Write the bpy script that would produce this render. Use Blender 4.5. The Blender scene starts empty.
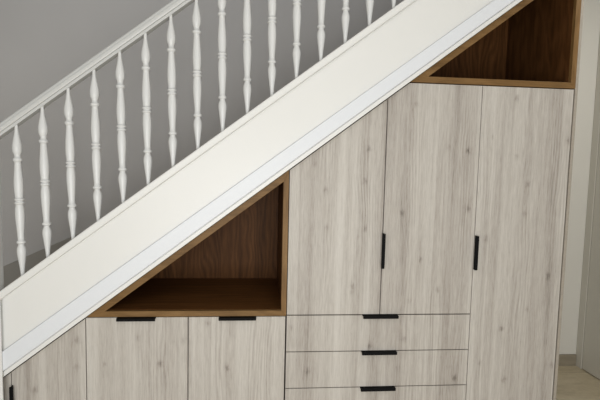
import bpy, bmesh, math
from mathutils import Vector, Matrix
C = bpy.context.scene.collection
sc = bpy.context.scene

# ---------------------------------------------------------------- materials
def srgb(r, g, b):
    f = lambda c: (c/255/12.92) if c/255 <= 0.04045 else ((c/255+0.055)/1.055)**2.4
    return (f(r), f(g), f(b), 1)

class NT:
    def __init__(s, name):
        s.m = bpy.data.materials.new(name); s.m.use_nodes = True
        s.t = s.m.node_tree; s.n = s.t.nodes; s.l = s.t.links
        s.b = s.n['Principled BSDF']
    def node(s, typ, **kw):
        n = s.n.new(typ)
        for k, v in kw.items(): setattr(n, k, v)
        return n
    def link(s, a, b): s.l.new(a, b)
    def math(s, op, a, b=None, c=None, clamp=False):
        n = s.node('ShaderNodeMath', operation=op); n.use_clamp = clamp
        for i, v in enumerate((a, b, c)):
            if v is None: continue
            if isinstance(v, (int, float)): n.inputs[i].default_value = v
            else: s.link(v, n.inputs[i])
        return n.outputs[0]
    def vec(s, x, y, z):
        n = s.node('ShaderNodeCombineXYZ')
        for i, v in enumerate((x, y, z)):
            if isinstance(v, (int, float)): n.inputs[i].default_value = v
            else: s.link(v, n.inputs[i])
        return n.outputs[0]
    def noise(s, v, scale=1.0, detail=2.0, rough=.5):
        n = s.node('ShaderNodeTexNoise'); s.link(v, n.inputs['Vector'])
        n.inputs['Scale'].default_value = scale; n.inputs['Detail'].default_value = detail
        n.inputs['Roughness'].default_value = rough
        return n.outputs['Fac']
    def ramp(s, f, stops):
        n = s.node('ShaderNodeValToRGB'); e = n.color_ramp.elements
        while len(e) < len(stops): e.new(0.5)
        for k, (p, c) in enumerate(stops): e[k].position = p; e[k].color = c
        s.link(f, n.inputs[0]); return n.outputs[0]
    def mix(s, f, a, b, mode='MIX'):
        n = s.node('ShaderNodeMix', data_type='RGBA', blend_type=mode)
        for sock, v in ((n.inputs[0], f), (n.inputs[6], a), (n.inputs[7], b)):
            if isinstance(v, (int, float, tuple)): sock.default_value = v
            else: s.link(v, sock)
        return n.outputs[2]
    def bump(s, h, strength=.1, dist=.001):
        n = s.node('ShaderNodeBump'); n.inputs['Strength'].default_value = strength
        n.inputs['Distance'].default_value = dist
        s.link(h, n.inputs['Height']); s.link(n.outputs[0], s.b.inputs['Normal'])
    def world(s):
        g = s.node('ShaderNodeNewGeometry'); sp = s.node('ShaderNodeSeparateXYZ')
        s.link(g.outputs['Position'], sp.inputs[0]); return sp.outputs

def paint(name, col, rough=.5, var=.03, bump=.03):
    t = NT(name); x, y, z = t.world(); v = t.vec(x, y, z)
    n1 = t.noise(v, 1.6, 3); n2 = t.noise(v, 220, 2)
    dark = tuple(c*(1-var*2.2) for c in col[:3])+(1,)
    t.link(t.ramp(n1, [(.3, dark), (.7, col)]), t.b.inputs['Base Color'])
    t.b.inputs['Roughness'].default_value = rough
    t.bump(n2, bump, .001)
    return t.m

# knots of the laminate: x, z in metres, size, darkness
KNOTS = [(0.968,1.590,1,0.9),(0.705,1.800,1.1,0.5),(0.874,1.606,1.1,0.45),(0.491,1.587,1.1,0.75),(0.295,1.393,1.3,0.6),(0.477,1.438,1.1,0.6),(0.241,1.512,1,0.45),(0.300,1.218,1.1,0.5),(0.485,1.213,1.1,0.6),(0.434,0.937,1.2,0.7),(0.453,1.174,0.8,0.3),(0.660,1.291,1,0.6),(0.758,1.068,1,0.6),(0.854,0.919,1.1,0.7),(0.983,1.315,1.1,0.7),(0.713,0.866,0.9,0.4),(1.194,1.841,1.2,0.75),(1.467,1.651,1.1,0.8),(1.211,1.570,1.1,0.55),(1.275,1.440,1.1,0.65),(1.087,1.659,0.9,0.45),(1.081,1.170,1.2,0.6),(1.269,1.294,1.1,0.5),(1.410,0.989,1.2,0.6),(1.188,0.725,1.1,0.9),(1.312,0.823,0.9,0.5),(1.086,0.551,1,0.5),(1.214,0.464,1.2,0.75),(1.463,0.532,1,0.5),(0.960,0.477,1.1,0.8),(-0.457,0.575,1.2,0.85),(-0.556,0.697,1.1,0.5),(-0.353,0.681,1.1,0.5),(-0.703,0.577,1,0.55),(-0.150,0.548,1.2,0.8),(-0.240,0.765,1,0.5),(0.230,0.524,1.3,0.6),(0.147,0.738,1,0.5),(0.433,0.910,1,0.5),(0.525,0.645,1.2,0.7),(-0.825,0.691,1.2,0.7),(-0.827,0.565,1.2,0.5),(-1.011,0.460,1.3,0.7),(0.698,0.678,1.1,0.5)]

def laminate():
    t = NT('pale_oak_laminate'); x, y, z = t.world()
    # slow wander of the grain
    w = t.noise(t.vec(t.math('MULTIPLY', x, 5), y, t.math('MULTIPLY', z, 1.3)), 1, 2)
    u = t.math('ADD', x, t.math('MULTIPLY', t.math('SUBTRACT', w, .5), .007))
    spots = None; push = None
    k1 = t.noise(t.vec(t.math('MULTIPLY', x, 70), 1.0, t.math('MULTIPLY', z, 45)), 1, 2)
    k2 = t.noise(t.vec(t.math('MULTIPLY', x, 70), 9.0, t.math('MULTIPLY', z, 45)), 1, 2)
    xk = t.math('ADD', x, t.math('MULTIPLY', t.math('SUBTRACT', k1, .5), .022))
    zk = t.math('ADD', z, t.math('MULTIPLY', t.math('SUBTRACT', k2, .5), .030))
    for kx, kz, ks, kd in KNOTS:
        dx = t.math('MULTIPLY', t.math('SUBTRACT', xk, kx), 1/(.0080*ks))
        dz = t.math('MULTIPLY', t.math('SUBTRACT', zk, kz), 1/(.0125*ks))
        d2 = t.math('ADD', t.math('MULTIPLY', dx, dx), t.math('MULTIPLY', dz, dz))
        sp = t.math('MULTIPLY', t.math('EXPONENT', t.math('MULTIPLY', d2, -.8)), kd)
        hz = t.math('EXPONENT', t.math('MULTIPLY', t.math('ADD', t.math('MULTIPLY', dx, dx), t.math('MULTIPLY', t.math('MULTIPLY', dz, dz), .12)), -.09))
        hz = t.math('MULTIPLY', hz, kd)
        spots = sp if spots is None else t.math('MAXIMUM', spots, sp)
        push = hz if push is None else t.math('MAXIMUM', push, hz)
    u = t.math('ADD', u, t.math('MULTIPLY', push, .006))
    # board-like tone bands, figure, fibres
    band = t.noise(t.vec(t.math('MULTIPLY', u, 17), 3.1, t.math('MULTIPLY', z, .35)), 1, 1.5, .6)
    st = t.noise(t.vec(t.math('MULTIPLY', u, 75), 7.7, t.math('MULTIPLY', z, 2.2)), 1, 3, .6)
    fib = t.noise(t.vec(t.math('MULTIPLY', u, 360), 1.7, t.math('MULTIPLY', z, 16)), 1, 3, .65)
    mask = t.noise(t.vec(t.math('MULTIPLY', x, 9), 12.0, t.math('MULTIPLY', z, 1.1)), 1, 1)
    f2 = t.noise(t.vec(t.math('MULTIPLY', x, 8), 5.0, t.math('MULTIPLY', z, 1.6)), 1, 2)
    ring = t.math('SINE', t.math('ADD', t.math('MULTIPLY', u, 420), t.math('MULTIPLY', f2, 34)))
    ring = t.math('MULTIPLY', ring, t.math('MULTIPLY', t.math('SUBTRACT', mask, .5, clamp=True), .5))
    pore = t.noise(t.vec(t.math('MULTIPLY', x, 420), 2.2, t.math('MULTIPLY', z, 42)), 1, 1)
    pore = t.math('MULTIPLY', t.math('SUBTRACT', pore, .66, clamp=True), 1.1)
    v = t.math('MULTIPLY', t.math('SUBTRACT', band, .5), .55)
    v = t.math('ADD', v, t.math('MULTIPLY', t.math('SUBTRACT', st, .5), .36))
    v = t.math('ADD', v, t.math('MULTIPLY', t.math('SUBTRACT', fib, .5), .62))
    v = t.math('ADD', v, ring)
    # straight-edged staves printed in the laminate
    for wd, off, amt in ((.057, .013, .13), (.093, .041, .12)):
        cell = t.math('FLOOR', t.math('DIVIDE', t.math('ADD', x, off+5), wd))
        wn = t.node('ShaderNodeTexWhiteNoise', noise_dimensions='1D'); t.link(cell, wn.inputs['W'])
        v = t.math('ADD', v, t.math('MULTIPLY', t.math('SUBTRACT', wn.outputs['Value'], .5), amt))
    v = t.math('SUBTRACT', v, pore)
    v = t.math('SUBTRACT', v, t.math('MULTIPLY', spots, .33))
    v = t.math('SUBTRACT', v, t.math('MULTIPLY', push, .07))
    v = t.math('ADD', v, .5)
    col = t.ramp(v, [(0.0, srgb(100,92,84)), (.33, srgb(162,155,147)), (.58, srgb(185,180,172)), (1.0, srgb(208,204,197))])
    t.link(col, t.b.inputs['Base Color'])
    t.b.inputs['Roughness'].default_value = .55
    t.b.inputs['Specular IOR Level'].default_value = .35
    t.bump(fib, .12, .0006)
    return t.m

def oak(name, along, light, mid, dark):
    t = NT(name); x, y, z = t.world()
    a = dict(x=x, z=z, y=y)[along]
    o1, o2 = [q for k, q in dict(x=x, y=y, z=z).items() if k != along]
    w = t.noise(t.vec(t.math('MULTIPLY', o1, 7), t.math('MULTIPLY', o2, 7), t.math('MULTIPLY', a, 2)), 1, 2)
    fib = t.noise(t.vec(t.math('MULTIPLY', o1, 260), t.math('MULTIPLY', o2, 260), t.math('MULTIPLY', a, 16)), 1, 3, .6)
    st = t.noise(t.vec(t.math('MULTIPLY', o1, 28), t.math('MULTIPLY', o2, 28), t.math('MULTIPLY', a, 1.6)), 1, 3, .6)
    ring = t.math('SINE', t.math('ADD', t.math('MULTIPLY', o1, 230), t.math('MULTIPLY', w, 44)))
    v = t.math('ADD', t.math('MULTIPLY', st, .8), t.math('MULTIPLY', fib, .5))
    v = t.math('ADD', v, t.math('MULTIPLY', ring, .09))
    v = t.math('SUBTRACT', v, .15)
    t.link(t.ramp(v, [(.15, dark), (.5, mid), (.9, light)]), t.b.inputs['Base Color'])
    t.b.inputs['Roughness'].default_value = .45
    t.bump(fib, .15, .0006)
    return t.m

def tile_floor():
    t = NT('beige_stone_tile'); x, y, z = t.world()
    v = t.vec(x, y, z)
    n = t.noise(t.vec(t.math('MULTIPLY', x, 2.2), t.math('MULTIPLY', y, 9), z), 1, 5, .62)
    m = t.noise(v, 35, 3)
    f = t.math('ADD', t.math('MULTIPLY', n, .8), t.math('MULTIPLY', m, .25))
    col = t.ramp(f, [(.3, srgb(160,148,122)), (.5, srgb(186,173,146)), (.72, srgb(204,192,166))])
    def joint(c, off):
        fr = t.math('FRACT', t.math('DIVIDE', t.math('ADD', c, off), .6))
        return t.math('LESS_THAN', fr, .006)
    j = t.math('MAXIMUM', joint(x, .43), joint(y, .22))
    t.link(t.mix(j, col, srgb(140,128,108)), t.b.inputs['Base Color'])
    t.b.inputs['Roughness'].default_value = .4
    t.bump(m, .05, .0005)
    return t.m

def plain(name, col, rough=.5, metal=0.0):
    t = NT(name); x, y, z = t.world()
    n = t.noise(t.vec(x, y, z), 60, 2)
    c2 = tuple(c*.9 for c in col[:3])+(1,)
    t.link(t.ramp(n, [(.35, c2), (.65, col)]), t.b.inputs['Base Color'])
    t.b.inputs['Roughness'].default_value = rough; t.b.inputs['Metallic'].default_value = metal
    return t.m

M = dict(
    lam=laminate(),
    oak_x=oak('brown_oak_along', 'x', srgb(138,108,70), srgb(117,89,54), srgb(88,65,38)),
    oak_z=oak('brown_oak_upright', 'z', srgb(138,108,70), srgb(117,89,54), srgb(88,65,38)),
    in_z=oak('shaded_oak_upright', 'z', srgb(108,72,42), srgb(82,53,29), srgb(52,32,17)),  # same oak as the boards, darkened for the shade inside the niches
    in_x=oak('shaded_oak_along', 'x', srgb(122,84,50), srgb(100,66,36), srgb(68,43,23)),  # niche floor oak, shade put into the colour
    carc=plain('grey_board', srgb(120,112,104), .7),
    shadow=plain('carcass_edge', srgb(70,64,58), .8),
    edge=plain('grey_board_edge', srgb(158,150,138), .7),
    black=plain('black_metal', srgb(6,6,7), .7, 0.0),
    white=paint('white_stair_paint', srgb(222,222,219), .42, .01, .02),
    band=paint('cool_white_gloss', srgb(219,222,226), .45, .01, .02),
    baluster=paint('white_satin_paint', srgb(214,215,214), .35, .01, .01),
    rail=paint('white_rail_paint', srgb(200,201,199), .35, .01, .01),
    grey=paint('grey_wall_paint', srgb(190,188,186), .75, .03, .05),
    wall=paint('white_wall_paint', srgb(212,209,200), .75, .02, .05),
    door=paint('grey_door_paint', srgb(192,188,176), .5, .01, .02),
    ceil=paint('ceiling_paint', srgb(225,224,220), .8, .02, .05),
    tile=tile_floor(),
    skirt=paint('stair_skirting_paint', srgb(150,147,140), .5, .01, .02),
    treadm=oak('tread_wood', 'y', srgb(150,120,88), srgb(126,98,68), srgb(98,72,48)),
    base=oak('tile_skirting', 'x', srgb(150,142,124), srgb(138,129,112), srgb(124,115,98)),
)

M['black'].node_tree.nodes['Principled BSDF'].inputs['Specular IOR Level'].default_value = .15
for k in ('oak_x','oak_z','in_x','in_z'): M[k].node_tree.nodes['Principled BSDF'].inputs['Specular IOR Level'].default_value = .06 if k[0] == 'i' else .15
# ---------------------------------------------------------------- geometry
def prism(bm, poly, y0, y1, bevel=0):
    """poly = [(x,z)...] extruded along Y"""
    a = [bm.verts.new((x, y0, z)) for x, z in poly]
    b = [bm.verts.new((x, y1, z)) for x, z in poly]
    n = len(poly)
    fs = [bm.faces.new(a), bm.faces.new(b[::-1])]
    fs += [bm.faces.new((a[i], b[i], b[(i+1) % n], a[(i+1) % n])) for i in range(n)]
    bmesh.ops.recalc_face_normals(bm, faces=fs)
    if bevel:
        es = list({e for f in fs for e in f.edges})
        bmesh.ops.bevel(bm, geom=es, offset=bevel, segments=2, profile=.5, affect='EDGES')

def box(bm, x0, x1, y0, y1, z0, z1, bevel=0):
    prism(bm, [(x0, z0), (x1, z0), (x1, z1), (x0, z1)], y0, y1, bevel)

def new():
    return bmesh.new()

def link(name, bm, mat, parent=None, smooth=False, loc=None):
    """one mesh object; bm in world coordinates"""
    me = bpy.data.meshes.new(name)
    base = Vector((0, 0, 0))
    p = parent
    while p is not None: base += p.location; p = p.parent
    o = bpy.data.objects.new(name, me); C.objects.link(o)
    if loc is None:
        # origin at the piece's own centre
        cs = [v.co for v in bm.verts]
        loc = Vector([(min(c[i] for c in cs)+max(c[i] for c in cs))/2 for i in range(3)])
    loc = Vector(loc)
    bmesh.ops.translate(bm, verts=bm.verts, vec=-loc)
    bm.normal_update(); bm.to_mesh(me); bm.free()
    me.materials.append(mat)
    if smooth:
        for f in me.polygons: f.use_smooth = True
    o.location = loc-base
    if parent: o.parent = parent
    return o

def thing(name, label, cat, loc, group=None):
    o = bpy.data.objects.new(name, None); C.objects.link(o)
    o.location = loc; o['label'] = label; o['category'] = cat
    if group: o['group'] = group
    return o

def struct(name, bm, mat):
    o = link(name, bm, mat, loc=(0, 0, 0)); o['kind'] = 'structure'
    return o

SL = .757                                   # stair slope
L = lambda z0, x: z0+SL*x                   # height of a line parallel to the stair

# ---------------------------------------------------------------- room shell
RX = 2.464; WY = 1.10
bm = new(); box(bm, -4.0, 4.2, -4.5, 2.0, -.06, 0); struct('floor', bm, M['tile'])
bm = new(); box(bm, -4.0, 1.75, WY, WY+.12, 0, 4.6); struct('wall_stairwell', bm, M['grey'])
bm = new(); box(bm, 1.75, RX, WY, WY+.12, 0, 4.6); struct('wall_back', bm, M['wall'])
bm = new(); box(bm, 1.75, RX-.008, WY-.013, WY, 0, .09, .002); struct('baseboard_back', bm, M['base'])
# side wall with its door opening (y 0.14 .. 1.02)
bm = new()
box(bm, RX, RX+.12, 1.065, WY+.12, 0, 4.6)
box(bm, RX, RX+.12, -1.2, .165, 0, 4.6)
box(bm, RX, RX+.12, .165, 1.065, 2.98, 4.6)
struct('wall_right', bm, M['wall'])
# casing and leaf; the leaf is as tall as the opening
bm = new()
box(bm, RX-.007, RX+.10, 1.035, WY-.001, 0, 2.97, .003)
box(bm, RX-.007, RX+.10, .14, .195, 0, 2.97, .003)
box(bm, RX-.007, RX+.10, .195, 1.035, 2.91, 2.97, .003)
d1 = struct('door_1', bm, M['door'])
bm = new(); box(bm, RX-.004, RX+.036, .198, 1.030, .008, 2.905, .002)
link('door_leaf', bm, M['door'], d1)
bm = new(); box(bm, RX-.012, RX-.004, .225, .265, .98, 1.12, .002)
box(bm, RX-.055, RX-.012, .238, .254, 1.05, 1.066, .003); box(bm, RX-.055, RX-.041, .238, .36, 1.05, 1.066, .003)
link('door_handle', bm, M['black'], d1)
bm = new(); box(bm, -4.0, RX+.1, -4.5, -.08, 2.95, 3.05); struct('ceiling', bm, M['ceil'])
bm = new(); box(bm, -4.12, -4.0, -4.5, WY+.12, 0, 4.6); struct('wall_left', bm, M['ceil'])

# ---------------------------------------------------------------- staircase
X0, X1 = -1.149, 2.30                       # where the sloping boards start and end
stair = thing('staircase', 'white painted staircase rising to the right with turned balusters above the built-in cabinets', 'staircase', (-1.16, 0, 0))
def slope_board(z_lo, z_hi, y0, y1, bevel=0, x0=X0, x1=X1, k0=SL, k1=SL):
    b = new()
    prism(b, [(x0, z_lo+k0*x0), (x1, z_lo+k0*x1), (x1, z_hi+k1*x1), (x0, z_hi+k1*x0)], y0, y1, bevel)
    return b
link('stringer', slope_board(1.398, 1.745, -.036, -.006), M['white'], stair)
link('stringer_band', slope_board(1.4205, 1.499, -.050, -.036, .003, k0=.757, k1=.747), M['band'], stair)
link('bottom_edge_trim', slope_board(1.3935, 1.4165, -.043, -.034, .002), M['white'], stair)
link('stringer_cap', slope_board(1.741, 1.779, -.062, .036, .005), M['white'], stair)
link('soffit', slope_board(1.395, 1.408, -.006, WY-.005), M['white'], stair)
# newel post at the foot of the visible flight
b = new()
NX0, NX1 = -1.238, -1.150
box(b, NX0, NX1, -.054, .036, 0, 1.545, .004)
box(b, NX1-.02, -1.117, -.060, -.052, 0, .93, .001)
link('newel_post', b, M['white'], stair)
# handrail, moulded cross-section swept along the slope
sec = [(-.017,0),(.017,0),(.017,.010),(.026,.011),(.0285,.016),(.0285,.025),(.026,.030),(.0225,.0315),(.0225,.034),(.021,.040),(.013,.0465),(.005,.048),
       (-.005,.048),(-.013,.0465),(-.021,.040),(-.0225,.034),(-.0225,.0315),(-.026,.030),(-.0285,.025),(-.0285,.016),(-.026,.011),(-.017,.010)]
def sweep(b, sec, xa, xb, z0):
    va = [b.verts.new((xa, y, z0+SL*xa+h/.797)) for y, h in sec]
    vb = [b.verts.new((xb, y, z0+SL*xb+h/.797)) for y, h in sec]
    n = len(sec)
    for i in range(n): b.faces.new((va[i], va[(i+1) % n], vb[(i+1) % n], vb[i]))
    b.faces.new(va[::-1]); b.faces.new(vb)
    bmesh.ops.recalc_face_normals(b, faces=b.faces)
b = new(); sweep(b, sec, -1.30, X1, 2.446); link('handrail', b, M['rail'], stair)
# balusters
prof = [(-8,7.2),(0,7.2),(20,8.6),(45,11.2),(75,15.2),(100,18.2),(112,18.6),(124,17),(134,13),(139,11.8),(142,12),(145,17.5),(149,18.6),(153,17.5),
 (157,13.2),(175,13.4),(205,15.4),(240,18),(270,19.2),(295,18.4),(311,16),(317,15.6),(318,18.6),(322,20),(326,18.8),(328,14.8),(331.5,14.8),(333.5,18.8),
 (337.5,20),(341.5,18.6),(342,15.8),(350,16.4),(375,18.8),(400,19.3),(430,18.2),(465,15.2),(490,13.6),(501,13.2),(504,18),(509,18.8),(514,18),(517,13),
 (526,12.2),(533,14),(543,18.2),(556,19.6),(570,19.2),(590,15.8),(612,11.2),(630,8),(650,6.8),(676,6.6)]
b = new(); SEG = 20; rings = []
for h, r in prof:
    rings.append([b.verts.new((r/1000*math.cos(2*math.pi*k/SEG), r/1000*math.sin(2*math.pi*k/SEG), h/1000)) for k in range(SEG)])
for p, q in zip(rings, rings[1:]):
    for k in range(SEG): b.faces.new((p[k], p[(k+1) % SEG], q[(k+1) % SEG], q[k]))
b.faces.new(rings[0][::-1]); b.faces.new(rings[-1])
bx = -1.047
bal = link('baluster', b, M['baluster'], stair, smooth=True, loc=(bx, -.008, L(1.783, bx)))
bal.location = Vector((bx, -.008, L(1.783, bx)))-stair.location
for v in bal.data.vertices: v.co = v.co+Vector((bx, -.008, L(1.783, bx)))   # rebuilt about its own foot
bal.rotation_euler = (0, -.0155, 0)
for k in range(1, 20):
    x = bx+.1084*k
    c = bal.copy(); C.objects.link(c); c.parent = stair
    c.location = Vector((x, -.008, L(1.783, x)))-stair.location
# steps behind the stringer
for k in range(13):
    xs = -1.10+.251*k; zt = .806+.19*k
    b = new()
    box(b, xs-.025, xs+.262, -.004, WY-.022, zt-.026, zt, .004)
    box(b, xs, xs+.02, -.004, WY-.022, max(zt-.19, L(1.411, xs)+.001), zt-.026)
    link('step', b, M['treadm'], stair)
# quarter landing the flight starts from, beyond the left edge
b = new(); box(b, -2.3, -1.225, .06, WY-.022, 0, .57, .003)
link('landing', b, M['treadm'], stair)
# skirting board along the stairwell wall
sa, sb, y = -2.3, -1.05, WY
f = lambda x: .785+.465*(x+1.72)
b = new(); prism(b, [(sa, f(sa)-.24), (sb, f(sb)-.24), (sb, f(sb)), (sa, f(sa))], y-.018, y-.0005, .003)
o = link('trim_1', b, M['skirt']); o['kind'] = 'structure'

# ---------------------------------------------------------------- built-in cabinets
CT = 1.389                                  # cabinets stop just below the soffit
G = .0020
T = .019
DEP = .58
def clip(x0, x1, z0, z1, line=CT):
    """rectangle cut by the stair line"""
    a, c = L(line, x0), L(line, x1)
    if a >= z1: return [(x0, z0), (x1, z0), (x1, z1), (x0, z1)]
    if c <= z1: return [(x0, z0), (x1, z0), (x1, c), (x0, a)]
    xm = (z1-line)/SL
    return [(x0, z0), (x1, z0), (x1, z1), (xm, z1), (x0, a)]
def carcass(parent, x0, x1, z0, z1, plinth=True):
    t = .016; y0 = T+.003
    outer = clip(x0+.0005, x1-.0005, z0, z1-.001, CT-.001)
    inn = clip(x0+t, x1-t, z0+t, z1-t, CT-t*1.3)
    b = new()
    # frame of boards following the outline
    n = len(outer)
    if len(inn) == n:
        for i in range(n):
            j = (i+1) % n
            prism(b, [outer[i], outer[j], inn[j], inn[i]], y0, DEP)
    prism(b, outer, DEP, DEP+.008)
    link('carcass', b, M['carc'], parent)
    if plinth:
        b = new(); box(b, x0+.0005, x1-.0005, .05, .068, 0, z0); link('plinth', b, M['carc'], parent)
def front(kind, parent, poly):
    b = new(); prism(b, poly, 0, T, .0008)
    return link(kind, b, M['lam'], parent)
def inset(x0, x1, z0, z1): return clip(x0+G, x1-G, z0+G, z1-G, CT-.003)
def pull_h(parent, xc, ztop, w=.172, nm='handle'):
    b = new()
    box(b, xc-w/2, xc+w/2, -.022, -.016, ztop-.0115, ztop+.0015, .0028)
    box(b, xc-w/2, xc+w/2, -.020, .012, ztop-.0005, ztop+.0018, .0006)
    return link(nm, b, M['black'], parent)
def pull_v(parent, xe, zc, w=.166, side=1, h=.0140, sh=0):
    b = new()
    xa, xb = (xe-.002+sh, xe+h+sh)
    box(b, xa, xb, -.022, -.015, zc-w/2, zc+w/2, .0028)
    xm = xe+.004+sh
    if sh: xm = xe+.003
    box(b, xm-.0012, xm+.0012, -.020, .012, zc-w/2, zc+w/2, .0006)
    return link('handle', b, M['black'], parent)

PL = .07
# small end cabinet behind the newel
t = thing('cabinet', 'narrow sliver of pale wood cabinet squeezed between the newel post and sloped door', 'cabinet', (-1.13, .3, 0), 'pale wood built-in cabinets')
carcass(t, -1.146, -1.112, PL, .80)
front('door', t, inset(-1.148, -1.112, PL, .80))
# sloped single-door cabinet
t = thing('cabinet', 'low pale wood cabinet with slope-cut door at far left under the stringer', 'cabinet', (-.95, .3, 0), 'pale wood built-in cabinets')
carcass(t, -1.112, -.786, PL, .802)
d = front('door', t, inset(-1.112, -.786, PL, .802)); pull_v(d, -1.110, .403)
# low two-door cabinet
t = thing('cabinet', 'low two-door pale wood cabinet beneath the triangular brown wooden niche', 'cabinet', (-.33, .3, 0), 'pale wood built-in cabinets')
carcass(t, -.786, .122, PL, .7945)
d = front('door', t, [(-.784, PL+G), (-.332, PL+G), (-.332, .7935), (-.784, .7935)]); pull_h(d, -.560, .7935)
d = front('door', t, [(-.328, PL+G), (.119, PL+G), (.119, .7935), (-.328, .7935)]); pull_h(d, -.104, .7935)
# drawer unit
t = thing('drawer_unit', 'wide pale wood drawer unit with three black-handled drawers below the tall doors', 'drawers', (.573, .3, 0))
carcass(t, .124, 1.022, PL, .800)
for za, zb in ((.621, .799), (.4415, .621), (PL, .4415)):
    d = front('drawer', t, [(.126, za+G), (1.021, za+G), (1.021, zb-G), (.126, zb-G)])
    pull_h(d, .573, zb-G)
# two-door upper cabinet above the drawers
t = thing('cabinet', 'tall two-door pale wood cabinet with slanted top standing above the drawers', 'cabinet', (.573, .3, .801), 'pale wood built-in cabinets')
carcass(t, .124, 1.022, .802, 1.897, False)
d = front('door', t, inset(.124, .5715, .800, 1.897))
d = front('door', t, inset(.5715, 1.0235, .800, 1.897)); pull_v(d, .5715, 1.110, sh=-.005)
# full-height cabinet
t = thing('cabinet', 'full-height single-door pale wood cabinet at right end beside the hallway floor', 'cabinet', (1.25, .3, 0), 'pale wood built-in cabinets')
carcass(t, 1.0235, 1.466, PL, 1.897)
d = front('door', t, inset(1.0225, 1.4785, PL, 1.897)); pull_v(d, 1.0225, 1.104)
b = new(); prism(b, [(1.4836, 0), (1.4985, 0), (1.4985, L(CT, 1.4836)), (1.4836, L(CT, 1.4836))], .001, DEP+.008, .001)
link('end_panel', b, M['edge'], t)

# open niches
def niche(label, x0, x1, z0, w, xl):
    """x0 = left tip, x1 = right side, z0 = bottom"""
    t = thing('open_shelf', label, 'open shelf', ((x0+x1)/2, .3, z0), 'brown oak open niches')
    iz = 1.353                               # inner edge line of the sloping board
    yf, yb = -.001, DEP
    xi = (z0+w-iz)/SL                        # inner left corner
    xr = x1-.0245
    xo = (z0-CT)/SL
    b = new(); prism(b, [(xo, z0), (x1, z0), (xr, z0+w), (xi, z0+w)], yf, yb, .0006); link('bottom_board', b, M['oak_x'], t)
    b = new(); prism(b, [(x1, z0), (x1, L(CT, x1)), (xr, L(iz, xr)), (xr, z0+w)], yf, yb, .0006); link('side_board', b, M['oak_z'], t)
    b = new(); prism(b, [(xo, z0), (xi, z0+w), (xr, L(iz, xr)), (x1, L(CT, x1))], yf, yb, .0006); link('sloping_board', b, M['oak_x'], t)
    b = new(); prism(b, [(xi, z0+w), (xr, z0+w), (xr, L(iz, xr))], yb, yb+.008); link('back_panel', b, M['in_z'], t)  # back wears the shaded oak as well
    # added sheets over the inside faces, niche shade put into their colour
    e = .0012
    b = new(); box(b, xi+.012, xr-e, .018, yb-.0005, z0+w, z0+w+e); link('floor_shade_lining', b, M['in_x'], t)
    b = new(); prism(b, [(xr-e, z0+w), (xr, z0+w), (xr, L(iz, xr)), (xr-e, L(iz, xr-e))], .018, yb-.0005); link('side_shade_lining', b, M['in_z'], t)
    b = new(); prism(b, [(xi+.002, z0+w+.0002), (xr-e, L(iz, xr-e)-e*1.3), (xr-e, L(iz, xr-e)), (xi, z0+w)], .018, yb-.0005); link('slope_shade_lining', b, M['in_z'], t)
    return t
niche('lower triangular brown oak niche above the low two-door cabinet', -.79, .1225, .7968, .0262, 0)
niche('upper triangular brown oak niche at top right above the full-height door', .68, 1.483, 1.8995, .028, 0)

# ---------------------------------------------------------------- light
w = bpy.data.worlds.new('world'); sc.world = w; w.use_nodes = True
w.node_tree.nodes['Background'].inputs[0].default_value = (.95, .98, 1, 1)
w.node_tree.nodes['Background'].inputs[1].default_value = .40
def area(name, loc, target, sx, sy, power, col):
    l = bpy.data.lights.new(name, 'AREA'); l.shape = 'RECTANGLE'; l.size = sx; l.size_y = sy
    l.energy = power; l.color = col
    o = bpy.data.objects.new(name, l); C.objects.link(o); o.location = loc
    o.rotation_euler = (Vector(target)-Vector(loc)).to_track_quat('-Z', 'Y').to_euler()
    return o
area('window_light', (-.1, -3.2, .95), (0, 0, 1.0), 2.2, 1.4, 70, (1, .998, .99))
area('ceiling_light', (.5, -1.9, 2.85), (.6, -.4, .9), .9, .9, 10, (1, .985, .96))
area('hallway_fill', (2.0, -.2, 2.7), (2.1, .8, .6), .4, .4, 6, (1, .985, .96))  # added fill brightening the hallway wall and floor, no fixture seen

# ---------------------------------------------------------------- camera
cam = bpy.data.cameras.new('camera'); co = bpy.data.objects.new('camera', cam); C.objects.link(co)
yaw, pit, rol = [math.radians(a) for a in (-5.0058, 4.4353, 1.3296)]
F = Vector((-math.sin(yaw)*math.cos(pit), math.cos(yaw)*math.cos(pit), -math.sin(pit)))
rt = Vector((math.cos(yaw), math.sin(yaw), 0)); up = rt.cross(F)
R_ = rt*math.cos(rol)+up*math.sin(rol); U_ = up*math.cos(rol)-rt*math.sin(rol)
co.matrix_world = Matrix(((R_.x, U_.x, -F.x, 0), (R_.y, U_.y, -F.y, -2.0), (R_.z, U_.z, -F.z, 1.5), (0, 0, 0, 1)))
cam.sensor_fit = 'HORIZONTAL'; cam.sensor_width = 36; cam.lens = 36*436.13/600
cam.clip_start = .05
sc.camera = co
sc.view_settings.view_transform = 'Standard'; sc.view_settings.look = 'None'
sc.view_settings.exposure = 0; sc.view_settings.gamma = 1; sc.view_settings.use_curve_mapping = False
